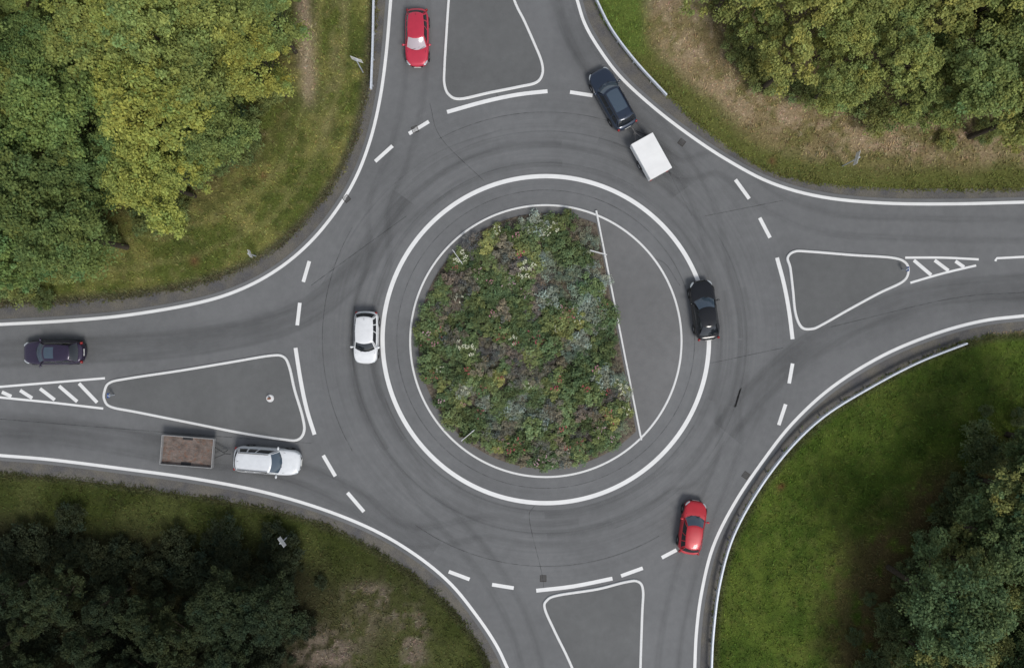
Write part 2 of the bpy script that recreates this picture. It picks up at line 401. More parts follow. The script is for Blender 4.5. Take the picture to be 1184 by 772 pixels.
# ---------------------------------------------------------------- tyre wear
zc=[.0440]
def wear(pts,w=.75,both=True,mat=None,sep=.78):
    p=W(cat(pts,8))
    for s in ((-sep,sep) if both else (0,)):
        zc[0]+=.00006
        struct(ribbon('tyre_wear',offset(p,s),w,zc[0],mat or M_wear))
def arc(r,a,b,n=12): return [(631+r*math.cos(math.radians(t)),392-r*math.sin(math.radians(t))) for t in np.linspace(a,b,n)]
wear(arc(212,0,360,40),.6)
wear([(484,-60),(483,40),(478,110),(462,180),(438,240)]+arc(212,155,215,5))
wear(arc(216,-20,20,5)+[(812,235),(770,165),(716,110),(672,50),(648,-20),(640,-100)])
wear([(1300,268),(1184,266),(1060,264),(960,258),(890,232),(835,190)]+arc(250,40,75,4)[1:])
wear(arc(216,270,310,4)+[(800,545),(860,470),(930,405),(1010,362),(1100,338),(1300,325)])
wear(arc(216,85,130,4)+[(452,262),(405,320),(340,368),(240,393),(120,404),(-100,414)])
wear([(-100,485),(60,497),(200,520),(310,536),(400,572),(470,620)]+arc(226,240,280,4)[1:])
wear(arc(216,180,220,4)+[(500,582),(560,650),(600,720),(622,800)])
wear([(770,900),(772,772),(785,690),(812,600),(842,520)]+arc(224,-20,15,4))
wear([(840,500),(900,430),(1000,372),(1100,345),(1300,330)],3.4,False,M_broad)
wear([(-100,490),(60,500),(200,520),(330,545),(430,590),(500,640)],3.2,False,M_broad)
wear([(470,230),(420,300),(350,360),(240,390),(120,402),(-100,412)],2.8,False,M_broad)
wear([(790,220),(740,150),(690,90),(655,20),(640,-60)],2.8,False,M_broad)
for p in [[(690,88),(728,132),(765,185),(800,250)],[(372,330),(430,240),(500,180),(580,150)],arc(204,60,200,20),arc(232,-70,40,18),arc(224,170,290,18),arc(240,50,130,14),arc(198,200,330,18)]:
    wear(p,.14,False,M_skid)
for p in [arc(262,60,118,14),arc(258,150,210,14),arc(262,235,300,14),arc(172,0,360,60),[(618,584),(612,600),(626,660),(629,682)],[(497,120),(510,160),(560,210)],[(815,250),(905,232)],[(560,0),(566,50),(575,112)],[(690,680),(700,772)],
          [(700,305),(760,300),(786,330)],[(960,378),(1100,345),(1184,338)],[(0,484),(200,500),(360,512)],[(820,420),(905,402)],[(470,250),(360,330)]]:
    zc[0]+=.00006; struct(ribbon('asphalt_seam',W(cat(p,6)),.045,zc[0],M_seam))
# ---------------------------------------------------------------- mesh primitives
def box(x0,x1,y0,y1,z0,z1,b=.0):
    bm=bmesh.new(); bmesh.ops.create_cube(bm,size=1)
    for v in bm.verts: v.co=Vector(((x0+x1)/2+v.co.x*(x1-x0),(y0+y1)/2+v.co.y*(y1-y0),(z0+z1)/2+v.co.z*(z1-z0)))
    if b>0: bmesh.ops.bevel(bm,geom=bm.edges[:]+bm.verts[:],offset=b,segments=2,affect='EDGES',profile=.6)
    return bm
def ell(c,r,rot=0):
    bm=bmesh.new(); bmesh.ops.create_uvsphere(bm,u_segments=14,v_segments=8,radius=1)
    bmesh.ops.transform(bm,matrix=Matrix.Translation(c)@Matrix.Rotation(rot,4,'Z')@Matrix.Diagonal((r[0],r[1],r[2],1)),verts=bm.verts)
    return bm
def cyl(p0,p1,r0,r1=None,seg=14):
    r1=r0 if r1 is None else r1
    p0=Vector(p0);p1=Vector(p1);d=p1-p0; bm=bmesh.new()
    bmesh.ops.create_cone(bm,cap_ends=True,segments=seg,radius1=r0,radius2=r1,depth=d.length)
    q=Vector((0,0,1)).rotation_difference(d.normalized()).to_matrix().to_4x4()
    bmesh.ops.transform(bm,matrix=Matrix.Translation((p0+p1)/2)@q,verts=bm.verts); return bm
def join(bms):
    out=bmesh.new()
    for b in bms:
        me=bpy.data.meshes.new('tmp'); b.to_mesh(me); b.free(); out.from_mesh(me); bpy.data.meshes.remove(me)
    return out
def part(name,bm,mat,parent,smooth=False):
    me=bpy.data.meshes.new(name); bm.to_mesh(me); bm.free(); me.materials.append(mat)
    if smooth: me.polygons.foreach_set("use_smooth",[True]*len(me.polygons))
    return mkobj(name,me,parent)
def empty(name,loc=(0,0,0),rz=0):
    e=bpy.data.objects.new(name,None); e.empty_display_size=.3; link(e); e.location=loc; e.rotation_euler=(0,0,rz); return e
def lathe_wheel(parent,x,y,r,w,side):
    e=empty('wheel'); e.parent=parent; e.location=(x,y,r)
    prof=[(r*.60,-w/2),(r*.92,-w/2),(r,-w*.36),(r,w*.36),(r*.92,w/2),(r*.60,w/2)]
    n=24;V=[];F=[]
    for i in range(n):
        a=2*math.pi*i/n
        for (rr,yy) in prof: V.append((rr*math.cos(a),yy,rr*math.sin(a)))
    m=len(prof)
    for i in range(n):
        j=(i+1)%n
        for k in range(m): F.append((i*m+k,j*m+k,j*m+(k+1)%m,i*m+(k+1)%m))
    mkobj('tyre',mkmesh('tyre',V,F,M_tyre,True),e)
    bms=[cyl((0,-w*.3,0),(0,w*.3,0),r*.62,seg=20)]
    for i in range(5):
        a=2*math.pi*i/5; bms.append(cyl((0,side*w*.34,0),(r*.58*math.cos(a),side*w*.34,r*.58*math.sin(a)),.035,.03,8))
    part('rim',join(bms),M_rim,e)
def build_car(L,Wd,H,paintm,label,cpx,cpy,heading,style='hatch',glass_front=None,rails=False,sunroof=None):
    x,y,_=P(cpx,cpy,0,.8)
    e=empty('car',(x,y,.045),math.radians(heading)); top(e,label,'car')
    hw=Wd/2; boxy=style in('mini','suv','estate')
    pr=dict(hatch=(.25,.42,.86,.955),mini=(.22,.39,.89,.97),estate=(.25,.39,.90,.965),suv=(.25,.38,.91,.97),coupe=(.28,.46,.78,.93))[style]
    fx=lambda f: L/2-f*L
    belt=H*.635 if style!='suv' else H*.62
    s=sorted(set([round(v,4) for v in list(np.sin(np.linspace(-math.pi/2,math.pi/2,35)))+[-.9995,-.9985,.9985,.9995,-.99,.99,-.997,.997]]))
    sc_=1-2*pr[0]; sr=1-2*pr[3]
    tx=[-1,-.985,-.94,-.90,sr+.12 if sr+.12>-.89 else -.85,0,sc_-.02,sc_+.10,.80,.92,.975,1]
    rb=belt*.97
    tz=[belt*.70,rb*.9,rb*.97,belt*.99,belt,belt,belt*.985,belt*.95,belt*.865,belt*.80,belt*.72,belt*.58]
    V=[];F=[]
    sec=[(0,0),(.85,0),(.95,.06),(.985,.18),(1.0,.40),(1.0,.6),(.985,.76),(.955,.88),(.90,.95),(.78,.985),(.45,1.0),(0,1.005)]
    sec=sec+[(-a,b) for a,b in sec[-2:0:-1]]; n=len(sec)
    for u in s:
        ex=((7.0,2.9) if boxy else (5.6,2.6)) if u>0 else ((10,3.4) if boxy else (7,2.8))
        w=max(.012,hw*(1-abs(u)**ex[0])**(1/ex[1])); h=float(np.interp(u,tx,tz)); zb=.20+.10*max(0,(abs(u)-.8)/.2)
        for (a,b) in sec: V.append((u*L/2,a*w,zb+(h-zb)*b))
    for i in range(len(s)-1):
        for k in range(n): F.append((i*n+k,(i+1)*n+k,(i+1)*n+(k+1)%n,i*n+(k+1)%n))
    F.append(tuple(range(n))); F.append(tuple((len(s)-1)*n+k for k in range(n-1,-1,-1)))
    body=[(V,F)]
    jv=np.array([-1,-.94,-.7,-.4,0,.4,.7,.94,1]); iv=np.array([0,.07,.16,.27,.31,.42,.53,.57,.70,.82,.94,1])
    xfb,xft,xrt,xrb=fx(pr[0]),fx(pr[1]),fx(pr[2]),fx(pr[3])
    wt=hw*(.69 if not boxy else .73); wb=hw*.90; rk=-.05 if boxy else (-.12 if style!='coupe' else -.20)
    R=np.zeros((len(iv),len(jv),3))
    for i,t in enumerate(iv):
        for j,q in enumerate(jv):
            xa=xrt+.12*q*q; xb=xft-.15*q*q
            ww=wt*(1-.05*(2*t-1)**2-(abs(rk)*(1-t)**2))
            R[i,j]=(xa+(xb-xa)*t, q*ww, H-.05*abs(q)**3-.045*abs(2*t-1)**2.6)
    kv=np.array([0,.06,.30,.6,.93,1.0]); bz=belt-.015
    def sheet(edge,base,bow):
        G=np.zeros((len(kv),len(edge),3))
        for k,t in enumerate(kv):
            G[k]=edge*(1-t)+base*t; G[k]+=np.array(bow)*math.sin(math.pi*t)
        return G
    fb=np.array([(xfb-.30*q*q,q*wb*.96,bz-.02) for q in jv]); rbm=np.array([(xrb+.14*q*q,q*wb*(1+rk*.6),bz-.005) for q in jv])
    Gf=sheet(R[-1],fb,(.03,0,.03)); Gr=sheet(R[0],rbm,(-.04,0,.02))
    def grid(G,mask):
        m,n_=G.shape[:2]; f=[]
        for i in range(m-1):
            for j in range(n_-1):
                if mask(i,j): f.append((i*n_+j,(i+1)*n_+j,(i+1)*n_+j+1,i*n_+j+1))
        return ([tuple(v) for v in G.reshape(-1,3)],f)
    nj=len(jv)-1; nk=len(kv)-1
    gl=lambda i,j: 1<=i<=nk-2 and 1<=j<=nj-2
    gl_=lambda i,j: 1<=i<=nk-1 and 1<=j<=nj-2
    body.append(grid(R,lambda i,j:True))
    body.append(grid(Gf,lambda i,j: not gl_(i,j))); body.append(grid(Gr,lambda i,j: not (gl(i,j))))
    sides=[]
    for sgn,jj in ((-1,0),(1,-1)):
        xa=rbm[jj][0]; xb=fb[jj][0]
        base=np.array([(xa+(xb-xa)*t, sgn*wb*(1-.04*(2*t-1)**4+rk*.6*(1-t)**3), bz) for t in iv])
        base[0]=rbm[jj]; base[-1]=fb[jj]
        Gs=sheet(R[:,jj],base,(0,sgn*.035,0)); 
        wins=[(1,3),(4,6),(7,10)]
        isw=lambda i,j: 1<=i<=nk-2 and any(a<=j<b for a,b in wins)
        body.append(grid(Gs,lambda i,j: not isw(i,j)))
        for a,b in wins: sides.append(grid(Gs,lambda i,j,a=a,b=b: 1<=i<=nk-2 and a<=j<b))
    def mk(name,chunks,mat):
        bm=bmesh.new()
        for (v,f) in chunks:
            vs=[bm.verts.new(q) for q in v]
            for q in f:
                try: bm.faces.new([vs[t] for t in q])
                except Exception: pass
        loose=[v for v in bm.verts if not v.link_faces]; bmesh.ops.delete(bm,geom=loose,context='VERTS')
        bmesh.ops.remove_doubles(bm,verts=bm.verts,dist=.0008)
        bmesh.ops.recalc_face_normals(bm,faces=bm.faces)
        return part(name,bm,mat,e,True)
    mk('body',body,paintm)
    mk('windscreen',[grid(Gf,gl_)],glass_front or M_glass); mk('rear_window',[grid(Gr,gl)],M_glass)
    for sd in sides: mk('side_window',[sd],M_glass)
    if sunroof:
        Rs=R.copy(); Rs[:,:,2]+=.008; i0,i1=sunroof
        mk('sunroof',[grid(Rs,lambda i,j: i0<=i<i1 and 2<=j<=nj-3)],M_glassb)
    part('wiper',join([cyl((xfb-.03,-.35,bz+.02),(xfb-.20,.25,bz+.12),.012,seg=6),cyl((xfb-.05,.25,bz+.02),(xfb-.22,.62,bz+.09),.012,seg=6)]),M_black,e)
    part('bonnet_gap',join([cyl((xfb+.02,sg*hw*.78,belt*.965),(L/2-.42,sg*hw*.60,belt*.83),.012,.012,6) for sg in (-1,1)]),M_black,e)
    for sg in (-1,1):
        part('headlight',ell((L/2-.27,sg*hw*.72,belt*.70),(.25,.11,.075),-sg*.6),M_head,e,True)
        part('tail_light',ell((-L/2+.13,sg*hw*.79,belt*.76),(.10,.12,.13),sg*.5),M_red,e,True)
        part('wing_mirror',join([ell((xfb-.38,sg*(hw+.09),belt+.06),(.08,.13,.07)),cyl((xfb-.40,sg*(hw-.12),belt+.0),(xfb-.39,sg*(hw+.05),belt+.04),.03,seg=8)]),paintm,e,True)
    part('grille',box(L/2-.10,L/2-.005,-.42,.42,belt*.42,belt*.58,.01),M_black,e)
    part('number_plate',box(L/2-.02,L/2+.012,-.26,.26,.34,.45),M_plate,e); part('number_plate',box(-L/2-.012,-L/2+.02,-.26,.26,.55,.66),M_plate,e)
    for xx in (L*.305,-L*.29):
        for sg in (-1,1):
            part('wheel_arch',cyl((xx,sg*(hw-.06),.34),(xx,sg*(hw+.004),.34),.385,seg=28),M_black,e)
            lathe_wheel(e,xx,sg*(hw-.095),.33,.22,sg)
    if rails:
        for sg in (-1,1):
            part('roof_rail',join([cyl((xrt+.2,sg*(wt-.09),H+.03),(xft-.25,sg*(wt-.07),H+.03),.03,seg=8),cyl((xrt+.2,sg*(wt-.09),H-.06),(xrt+.2,sg*(wt-.09),H+.03),.02,seg=6),cyl((xft-.25,sg*(wt-.07),H-.06),(xft-.25,sg*(wt-.07),H+.03),.02,seg=6)]),M_black if rails=='black' else M_dull,e)
    part('aerial',cyl((xrt+.25,0,H-.02),(xrt+.10,0,H+.10),.012,.006,6),M_black,e)
    return e
P_red=paint('paint_red',(.50,.028,.06),.1,.35,.5); P_red2=paint('paint_bright_red',(.46,.016,.028),.1,.35,.5)
P_navy=paint('paint_navy',(.018,.030,.055),.3,.3,.8); P_black=paint('paint_black',(.004,.0045,.006),0,.15,.4)
P_white=paint('paint_white',(.72,.73,.74),0); P_purple=paint('paint_purple',(.030,.020,.048),.3,.3,.5); P_white2=paint('paint_pearl',(.68,.70,.72),0)
build_car(4.35,1.80,1.48,P_red,'red hatchback approaching the roundabout beside a traffic island',482,43,-90,'hatch',M_glassl)
build_car(4.95,1.90,1.55,P_navy,'dark navy estate car towing a white trailer',708,114,119,'estate',M_glassb,rails='black',sunroof=(3,10))
build_car(4.60,1.88,1.42,P_black,'glossy black car driving around the central island',815,358.5,98,'coupe',M_glassb)
build_car(4.05,1.80,1.48,P_red2,'bright red hatchback entering the roundabout',801,610,81,'hatch',M_glassb)
build_car(3.98,1.84,1.50,P_white,'white small hatchback circling the flower bed',423,390,-91,'mini')
build_car(4.60,1.82,1.46,P_purple,'dark purple car leaving the roundabout past hatched markings',61,407.5,180.5,'hatch',M_glassb,sunroof=(7,10))
build_car(5.05,1.98,1.72,P_white2,'white off-road estate with roof rails towing open trailer',309,532.5,-4.5,'suv',M_glassb,rails='dull')
# trailers
def trailer_common(e,L,Wd,z,dm):
    part('drawbar',join([cyl((L/2,-.40,z),(L/2+.80,0,z+.02),.03,seg=8),cyl((L/2,.40,z),(L/2+.80,0,z+.02),.03,seg=8),cyl((L/2+.75,0,z+.02),(L/2+1.2,0,z+.02),.035,seg=8),cyl((L/2+.75,.14,.02),(L/2+.75,.14,z+.2),.025,seg=8)]),dm,e)
    for sg in (-1,1):
        lathe_wheel(e,-.1,sg*(Wd/2+.02),.30,.17,sg)
        part('mudguard',box(-.48,.28,sg*(Wd/2+.02)-.12,sg*(Wd/2+.02)+.12,.60,.66,.02),M_black,e)
        part('tail_light',box(-L/2-.05,-L/2+.0,sg*(Wd/2-.15)-.1,sg*(Wd/2-.15)+.1,.45,.55,.01),M_red,e)
M_tarp=simple('white_tarpaulin',(.80,.80,.79),.55,var=.04,sc=1.2)
x,y,_=P(752.5,181.5,0,1.1); e=empty('trailer',(x,y,.045),math.radians(119)); top(e,'white covered box trailer hitched behind the navy car','trailer')
tl,tw=2.95,1.80
part('box_body',box(-tl/2,tl/2,-tw/2,tw/2,.50,1.05,.03),M_tarp,e)
part('cover',box(-tl/2-.03,tl/2+.03,-tw/2-.03,tw/2+.03,1.055,1.34,.035),M_tarp,e)
part('cover_rib',join([box(xx-.012,xx+.012,-tw/2+.03,tw/2-.03,1.338,1.352) for xx in (-.95,-.02,.9)]),M_tarp,e)
part('cover_trim',join([box(-tl/2-.05,tl/2+.05,sg*(tw/2+.045)-.012,sg*(tw/2+.045)+.012,1.02,1.06) for sg in (-1,1)]),M_steel,e)
trailer_common(e,tl,tw-.1,.50,M_dull)
def mk_wood():
    t=NT('rusty_plywood'); tc=t.n('ShaderNodeTexCoord'); mp=t.n('ShaderNodeMapping'); mp.inputs['Scale'].default_value=(.8,2,1); t.l(tc.outputs['Object'],mp.inputs[0])
    f=t.mr(t.noise(2.5,7,.75,mp.outputs[0]),.3,.7,.6,1.35); b=t.mr(t.noise(1.6,6,.75,tc.outputs['Object']),.38,.62,0,1); r=t.mr(t.noise(3.1,5,.7,tc.outputs['Object']),.5,.62,0,.7)
    t.bsdf(t.scale(t.mix(r,t.mix(b,(.12,.095,.082),(.21,.175,.155)),(.17,.085,.055)),f),.85,0,.2); return t.m
M_wood=mk_wood()
x,y,_=P(217,521.5,0,.8); e=empty('trailer',(x,y,.045),math.radians(-4.5)); top(e,'open flatbed trailer with brown floor behind white car','trailer')
tl,tw=3.95,2.24
M_lt=simple('light_zinc_edge',(.34,.34,.34),.6,.2,.4)
part('bed_floor',box(-tl/2+.05,tl/2-.05,-tw/2+.05,tw/2-.05,.58,.63),M_wood,e)
for sg in (-1,1):
    part('side_panel',box(-tl/2,tl/2,sg*(tw/2-.02)-.022,sg*(tw/2-.02)+.022,.55,.92,.01),M_lt,e)
    part('end_panel',box(sg*(tl/2-.02)-.022,sg*(tl/2-.02)+.022,-tw/2+.04,tw/2-.04,.55,.92,.01),M_lt,e)
part('chassis',box(-tl/2+.2,tl/2-.1,-.5,.5,.42,.57),M_black,e)
trailer_common(e,tl,tw-.35,.50,M_dark)
# ---------------------------------------------------------------- guard rails, signs, bollards
def guard_rail(pts,label,h=.70):
    p=W(cat(pts,6)); n=normals(p)
    prof=[(-.05,-.15),(.055,-.10),(.055,-.04),(0,0),(.055,.04),(.055,.10),(.05,.15),(-.07,.15),(-.07,-.15)]
    c=p.mean(0); e=empty('guard_rail',(c[0],c[1],0)); top(e,label,'guard rail')
    V=[];F=[];m=len(prof)
    for i in range(len(p)):
        for (a,b) in prof: V.append((p[i][0]+n[i][0]*a-c[0],p[i][1]+n[i][1]*a-c[1],h+b-.12))
    for i in range(len(p)-1):
        for k in range(m): F.append((i*m+k,(i+1)*m+k,(i+1)*m+(k+1)%m,i*m+(k+1)%m))
    F.append(tuple(range(m))); F.append(tuple((len(p)-1)*m+k for k in range(m-1,-1,-1)))
    mkobj('rail_beam',mkmesh('rail_beam',V,F,M_rail),e)
    seg=np.concatenate([[0],np.cumsum(np.linalg.norm(np.diff(p,axis=0),axis=1))]); t=.3
    while t<seg[-1]:
        xx=np.interp(t,seg,p[:,0])-c[0]; yy=np.interp(t,seg,p[:,1])-c[1]
        part('post',box(xx-.05,xx+.05,yy-.05,yy+.05,0,h+.0,.01),M_steel,e); t+=2.0
def pxg(pts,h=.65): return [((a-592)*(1-h/HC)+592,(b-386)*(1-h/HC)+386) for a,b in pts]
guard_rail(pxg([(434,-60),(432,0),(431,50),(429,103)]),'galvanised steel guard rail beside entry lane verge')
guard_rail(pxg([(672,-40),(690,0),(708,35),(736,72),(771,110)]),'galvanised guard rail curving along the grass verge')
guard_rail(pxg([(1118,397),(1060,420),(1003,450),(952,482),(912,520),(876,568),(848,620),(833,672),(826,722),(823,772),(822,860)]),'long curved galvanised guard rail beside green grass')
def sign(px_,py_,h,ang,label,w=.7,hh=.5,col=None):
    x,y,_=P(px_,py_); e=empty('road_sign',(x,y,0),math.radians(ang)); top(e,label,'road sign')
    part('pole',cyl((0,0,0),(0,0,h),.05,seg=10),M_steel,e)
    part('sign_panel',box(.055,.075,-w/2,w/2,h-hh,h,.005),col or M_white,e)
    part('bracket',box(-.05,.055,-.12,.12,h-hh*.6,h-hh*.4),M_steel,e)
sign(420,84,2.6,70,'white road sign on steel pole in verge',.9,.6)
sign(296,296,1.6,20,'small white road sign on steel pole',.6,.5)
sign(974,192,2.6,165,'road sign on steel pole in dry grass',1.0,.6)
sign(336,617,2.4,35,'road sign on pole on dark grass bank',.8,.6)
sign(133,456,.9,180,'small blue sign standing on the traffic island kerb',.35,.35,M_blue)
sign(1042,312,.9,0,'small blue sign standing on the traffic island kerb',.35,.35,M_blue)
for (a,b,ang,lab) in ((692,292,75,'white marker board at flower bed edge'),(529,297,215,'white marker board among the shrubs'),(541,503,-50,'white marker board low at bed edge')):
    x,y,_=P(a,b,0,1.0); e=empty('marker_board',(x,y,.12),math.radians(ang+90)); top(e,lab,'sign')
    part('board',box(-.65,.65,-.02,.02,.55,1.0,.01),M_white,e)
    for q in (-.45,.45): part('post',cyl((q,.045,0),(q,.045,.95),.025,seg=8),M_steel,e)
x,y,_=P(313,460); e=empty('bollard',(x,y,.115)); top(e,'low white bollard with round base on island','bollard')
part('base',cyl((0,0,0),(0,0,.08),.30,.26,20),M_white,e); part('stem',cyl((0,0,.08),(0,0,.42),.10,.09,14),simple('brick_red',(.25,.12,.08),.7),e)
for (a,b,r) in ((401,230,40),(788,165,-38),(862,549,55),(628,668,0),(480,150,20)):
    x,y,_=P(a,b); e=empty('drain_cover',(x,y,.0405),math.radians(r)); top(e,'rusty cast iron drain grate in the asphalt','drain cover','drain covers along the road edge')
    part('frame',join([box(-.25,.25,-.25,-.21,0,.012),box(-.25,.25,.21,.25,0,.012),box(-.25,-.21,-.21,.21,0,.012),box(.21,.25,-.21,.21,0,.012)]),M_iron,e)
    part('grate',join([box(-.21,.21,-.19+i*.08,-.15+i*.08,0,.01) for i in range(5)]),M_iron,e)
# ---------------------------------------------------------------- foliage
def leaves(C,R,per,size,rng,colvar=.25,up=.25,shape=1.0):
    n=len(C); N=n*per
    ci=np.repeat(np.arange(n),per)
    d=rng.normal(size=(N,3)); d/=np.linalg.norm(d,axis=1)[:,None]; d[:,2]=np.where(rng.random(N)<.7,np.abs(d[:,2]),d[:,2])
    rad=rng.uniform(.1,1.45,N)**.9
    p=C[ci]+d*(R[ci]*rad)[:,None]*np.array([1,1,.8])
    nrm=d*.40+rng.normal(size=(N,3))*.42+np.array([0,0,up]); nrm/=np.linalg.norm(nrm,axis=1)[:,None]
    t=np.cross(nrm,rng.normal(size=(N,3))); t/=np.linalg.norm(t,axis=1)[:,None]; b=np.cross(nrm,t)
    s=size*rng.uniform(.5,1.35,N)[:,None]
    V=np.stack([p-t*s*.5,p+b*s*.30*shape,p+t*s*.5+nrm*s*(-.12),p-b*s*.30*shape],1).reshape(-1,3)
    F=np.arange(N*4).reshape(-1,4)
    cb=rng.uniform(1-colvar,1+colvar,n)[ci]*rng.uniform(.8,1.22,N)
    hy=rng.normal(0,.08,n)[ci]+rng.normal(0,.04,N)
    col=np.stack([cb*(1+hy),cb*(1+.2*hy),cb*(1-.6*hy)],1)
    return V,F,np.clip(np.repeat(col,4,0),0,3)
def tree_variant(seed,R,Hc,Rz,nb,per,size):
    rng=np.random.default_rng(seed)
    C=[];Rr=[];B=[]
    for i in range(nb):
        a=i*2.399+rng.uniform(-.6,.6); f=math.sqrt((i+.4)/nb)*rng.uniform(.70,1.22)
        bx,by=R*.80*f*math.cos(a),R*.80*f*math.sin(a); bz=Hc+Rz*(1-f*f)*rng.uniform(.5,1.15)+rng.uniform(-.6,.5)
        br=R*rng.uniform(.18,.36); B.append((bx,by,bz)); el=rng.uniform(.7,1.5); ea=rng.uniform(0,3.14)
        m=int(rng.integers(8,14))
        for j in range(m):
            dd=rng.normal(size=3); dd/=np.linalg.norm(dd); dd[2]=abs(dd[2])*.8-.15
            ux,uy=dd[0]*el,dd[1]/el; wx=ux*math.cos(ea)-uy*math.sin(ea); wy=ux*math.sin(ea)+uy*math.cos(ea)
            C.append((bx+wx*br,by+wy*br,bz+dd[2]*br)); Rr.append(R*rng.uniform(.055,.15))
    for i in range(14):
        a=rng.uniform(0,6.28); r=R*.6*math.sqrt(rng.random()); C.append((r*math.cos(a),r*math.sin(a),Hc*.8+rng.uniform(-.8,.3))); Rr.append(R*.22)
    C=np.array(C);Rr=np.array(Rr)
    V,F,col=leaves(C,Rr,per,size,rng,.2,.5)
    crown=mkmesh('crown',V,F,M_leaf,cols=col)
    bms=[cyl((0,0,0),(.1,.05,Hc*.55),.20,.14,10),cyl((.1,.05,Hc*.55),(0,.1,Hc+Rz*.4),.14,.05,8)]
    for i in range(nb):
        z0=Hc*(.4+.4*(i/nb)); bms.append(cyl((.07,.04,z0),B[i],.05,.015,6))
    bm=join(bms); trunk=bpy.data.meshes.new('trunk'); bm.to_mesh(trunk); bm.free(); trunk.materials.append(M_bark)
    return crown,trunk,R,Hc+Rz
TV=[tree_variant(1,3.6,5.8,2.4,18,105,.20),tree_variant(2,3.0,5.0,2.1,15,105,.18),tree_variant(3,3.2,6.6,2.6,16,105,.19),tree_variant(4,2.5,4.0,1.8,12,105,.175),tree_variant(5,3.9,6.0,2.3,20,105,.205),tree_variant(6,3.1,5.6,2.8,15,105,.18),tree_variant(7,2.2,4.6,2.2,11,100,.17)]
def bush_variant(seed,R,h,nc,per,size):
    rng=np.random.default_rng(seed); a=rng.uniform(0,6.283,nc); r=R*np.sqrt(rng.random(nc))*.85
    C=np.stack([r*np.cos(a),r*np.sin(a),h*(.35+.45*rng.random(nc)*(1-(r/R)**2*.6))],1)
    V,F,c=leaves(C,R*rng.uniform(.16,.32,nc),per,size,rng,.25,.4); V[:,2]=np.maximum(V[:,2],.02)
    return mkmesh('bush',V,F,M_leaf,cols=c)
BV=[bush_variant(21,1.3,1.5,24,95,.155),bush_variant(22,1.0,1.1,20,95,.14),bush_variant(23,1.6,1.9,28,105,.17)]
def poisson(poly,dmin,n,seed):
    rng=np.random.default_rng(seed); poly=np.array(poly,float); lo=poly.min(0);hi=poly.max(0); out=[]
    Q=lo+(hi-lo)*rng.random((n,2)); Q=Q[inpoly(Q[:,0],Q[:,1],poly)]
    for q in Q:
        if not out or np.min(((np.array(out)-q)**2).sum(1))>dmin**2: out.append(q)
    return out
def plant_tree(q,v,tint,scale,label,group):
    cr,tr,R,Ht=TV[v]; hh=Ht*scale*.72
    x,y,_=P(q[0],q[1],0,hh)
    e=empty('tree',(x,y,0),random.uniform(0,6.28)); e.scale=(scale,scale*random.uniform(.88,1.12),scale*random.uniform(.85,1.15)); top(e,label,'tree',group)
    t=mkobj('trunk',tr,e); c=mkobj('crown',cr,e); c.color=(*tint,1)
def plant_bush(q,v,tint,scale,label,group,h=.9):
    x,y,_=P(q[0],q[1],0,h*scale); o=mkobj('bush',BV[v]); o.location=(x,y,0); o.rotation_euler=(0,0,random.uniform(0,6.28)); o.scale=(scale,scale,scale*random.uniform(.8,1.1)); o.color=(*tint,1); top(o,label,'bush',group)
def jit(t,a=.13,hh=.05):
    b=random.uniform(1-a,1+a); h=random.uniform(-hh,hh); return (t[0]*b*(1+h),t[1]*b,t[2]*b*(1-h))
forests=[
 ('TL',[(-70,-60),(318,-60),(318,30),(300,85),(280,130),(232,180),(185,215),(120,255),(60,290),(0,325),(-60,330)],[(.33,.37,.095),(.27,.32,.095),(.35,.37,.09),(.23,.29,.09)],'broad tree with yellow-green foliage above grassy verge',50),
 ('TR',[(845,-60),(858,20),(892,62),(945,88),(1005,110),(1080,125),(1250,130),(1250,-60)],[(.27,.31,.095),(.23,.28,.09),(.31,.33,.10)],'leafy yellowish green tree beside dry cut grass',46),
 ('BR',[(1250,500),(1175,530),(1158,585),(1118,645),(1080,700),(1050,840),(1250,840)],[(.12,.17,.07),(.14,.19,.075),(.19,.22,.08),(.10,.15,.065)],'softly green tree beside bright grass',42),
 ('BL',[(-60,690),(60,690),(140,700),(200,695),(305,705),(300,740),(270,840),(-60,840)],[(.038,.054,.026),(.046,.062,.028),(.033,.046,.023)],'low green thicket tree with shade in its leaf tint',48)]  # thicket leaf tints are darkened to stand in for hedge shade and vignette
G={'TL':'yellow-green wood','TR':'wood beside dry grass','BR':'wood beside bright grass','BL':'dark thicket'}
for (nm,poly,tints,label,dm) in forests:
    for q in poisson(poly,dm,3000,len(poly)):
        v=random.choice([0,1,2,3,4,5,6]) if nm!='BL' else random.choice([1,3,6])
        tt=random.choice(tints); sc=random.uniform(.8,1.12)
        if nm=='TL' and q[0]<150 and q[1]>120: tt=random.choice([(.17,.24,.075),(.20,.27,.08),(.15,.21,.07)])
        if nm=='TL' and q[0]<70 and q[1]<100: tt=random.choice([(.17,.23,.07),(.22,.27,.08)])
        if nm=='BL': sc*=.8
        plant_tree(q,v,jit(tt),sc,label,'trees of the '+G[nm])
fr=[('TL',[(325,0),(320,60),(305,105),(275,160),(240,195),(190,240),(130,275),(70,312),(10,345)],(.20,.24,.085),'low green bush at the edge of the wood',9),
    ('TR',[(820,-5),(842,35),(875,72),(935,105),(1002,128),(1080,140),(1175,148)],(.24,.27,.095),'low bush beside dry cut grass',8),
    ('BR',[(1175,490),(1145,530),(1125,580),(1092,628),(1055,675),(1025,730),(1010,770)],(.13,.165,.07),'green bush beside bright grass',15),
    ('BL',[(10,625),(80,632),(150,640),(220,640),(290,642),(335,665),(340,720),(330,770)],(.042,.053,.027),'dark bush at the thicket edge',14)]  # thicket edge bushes get shade in their tint too
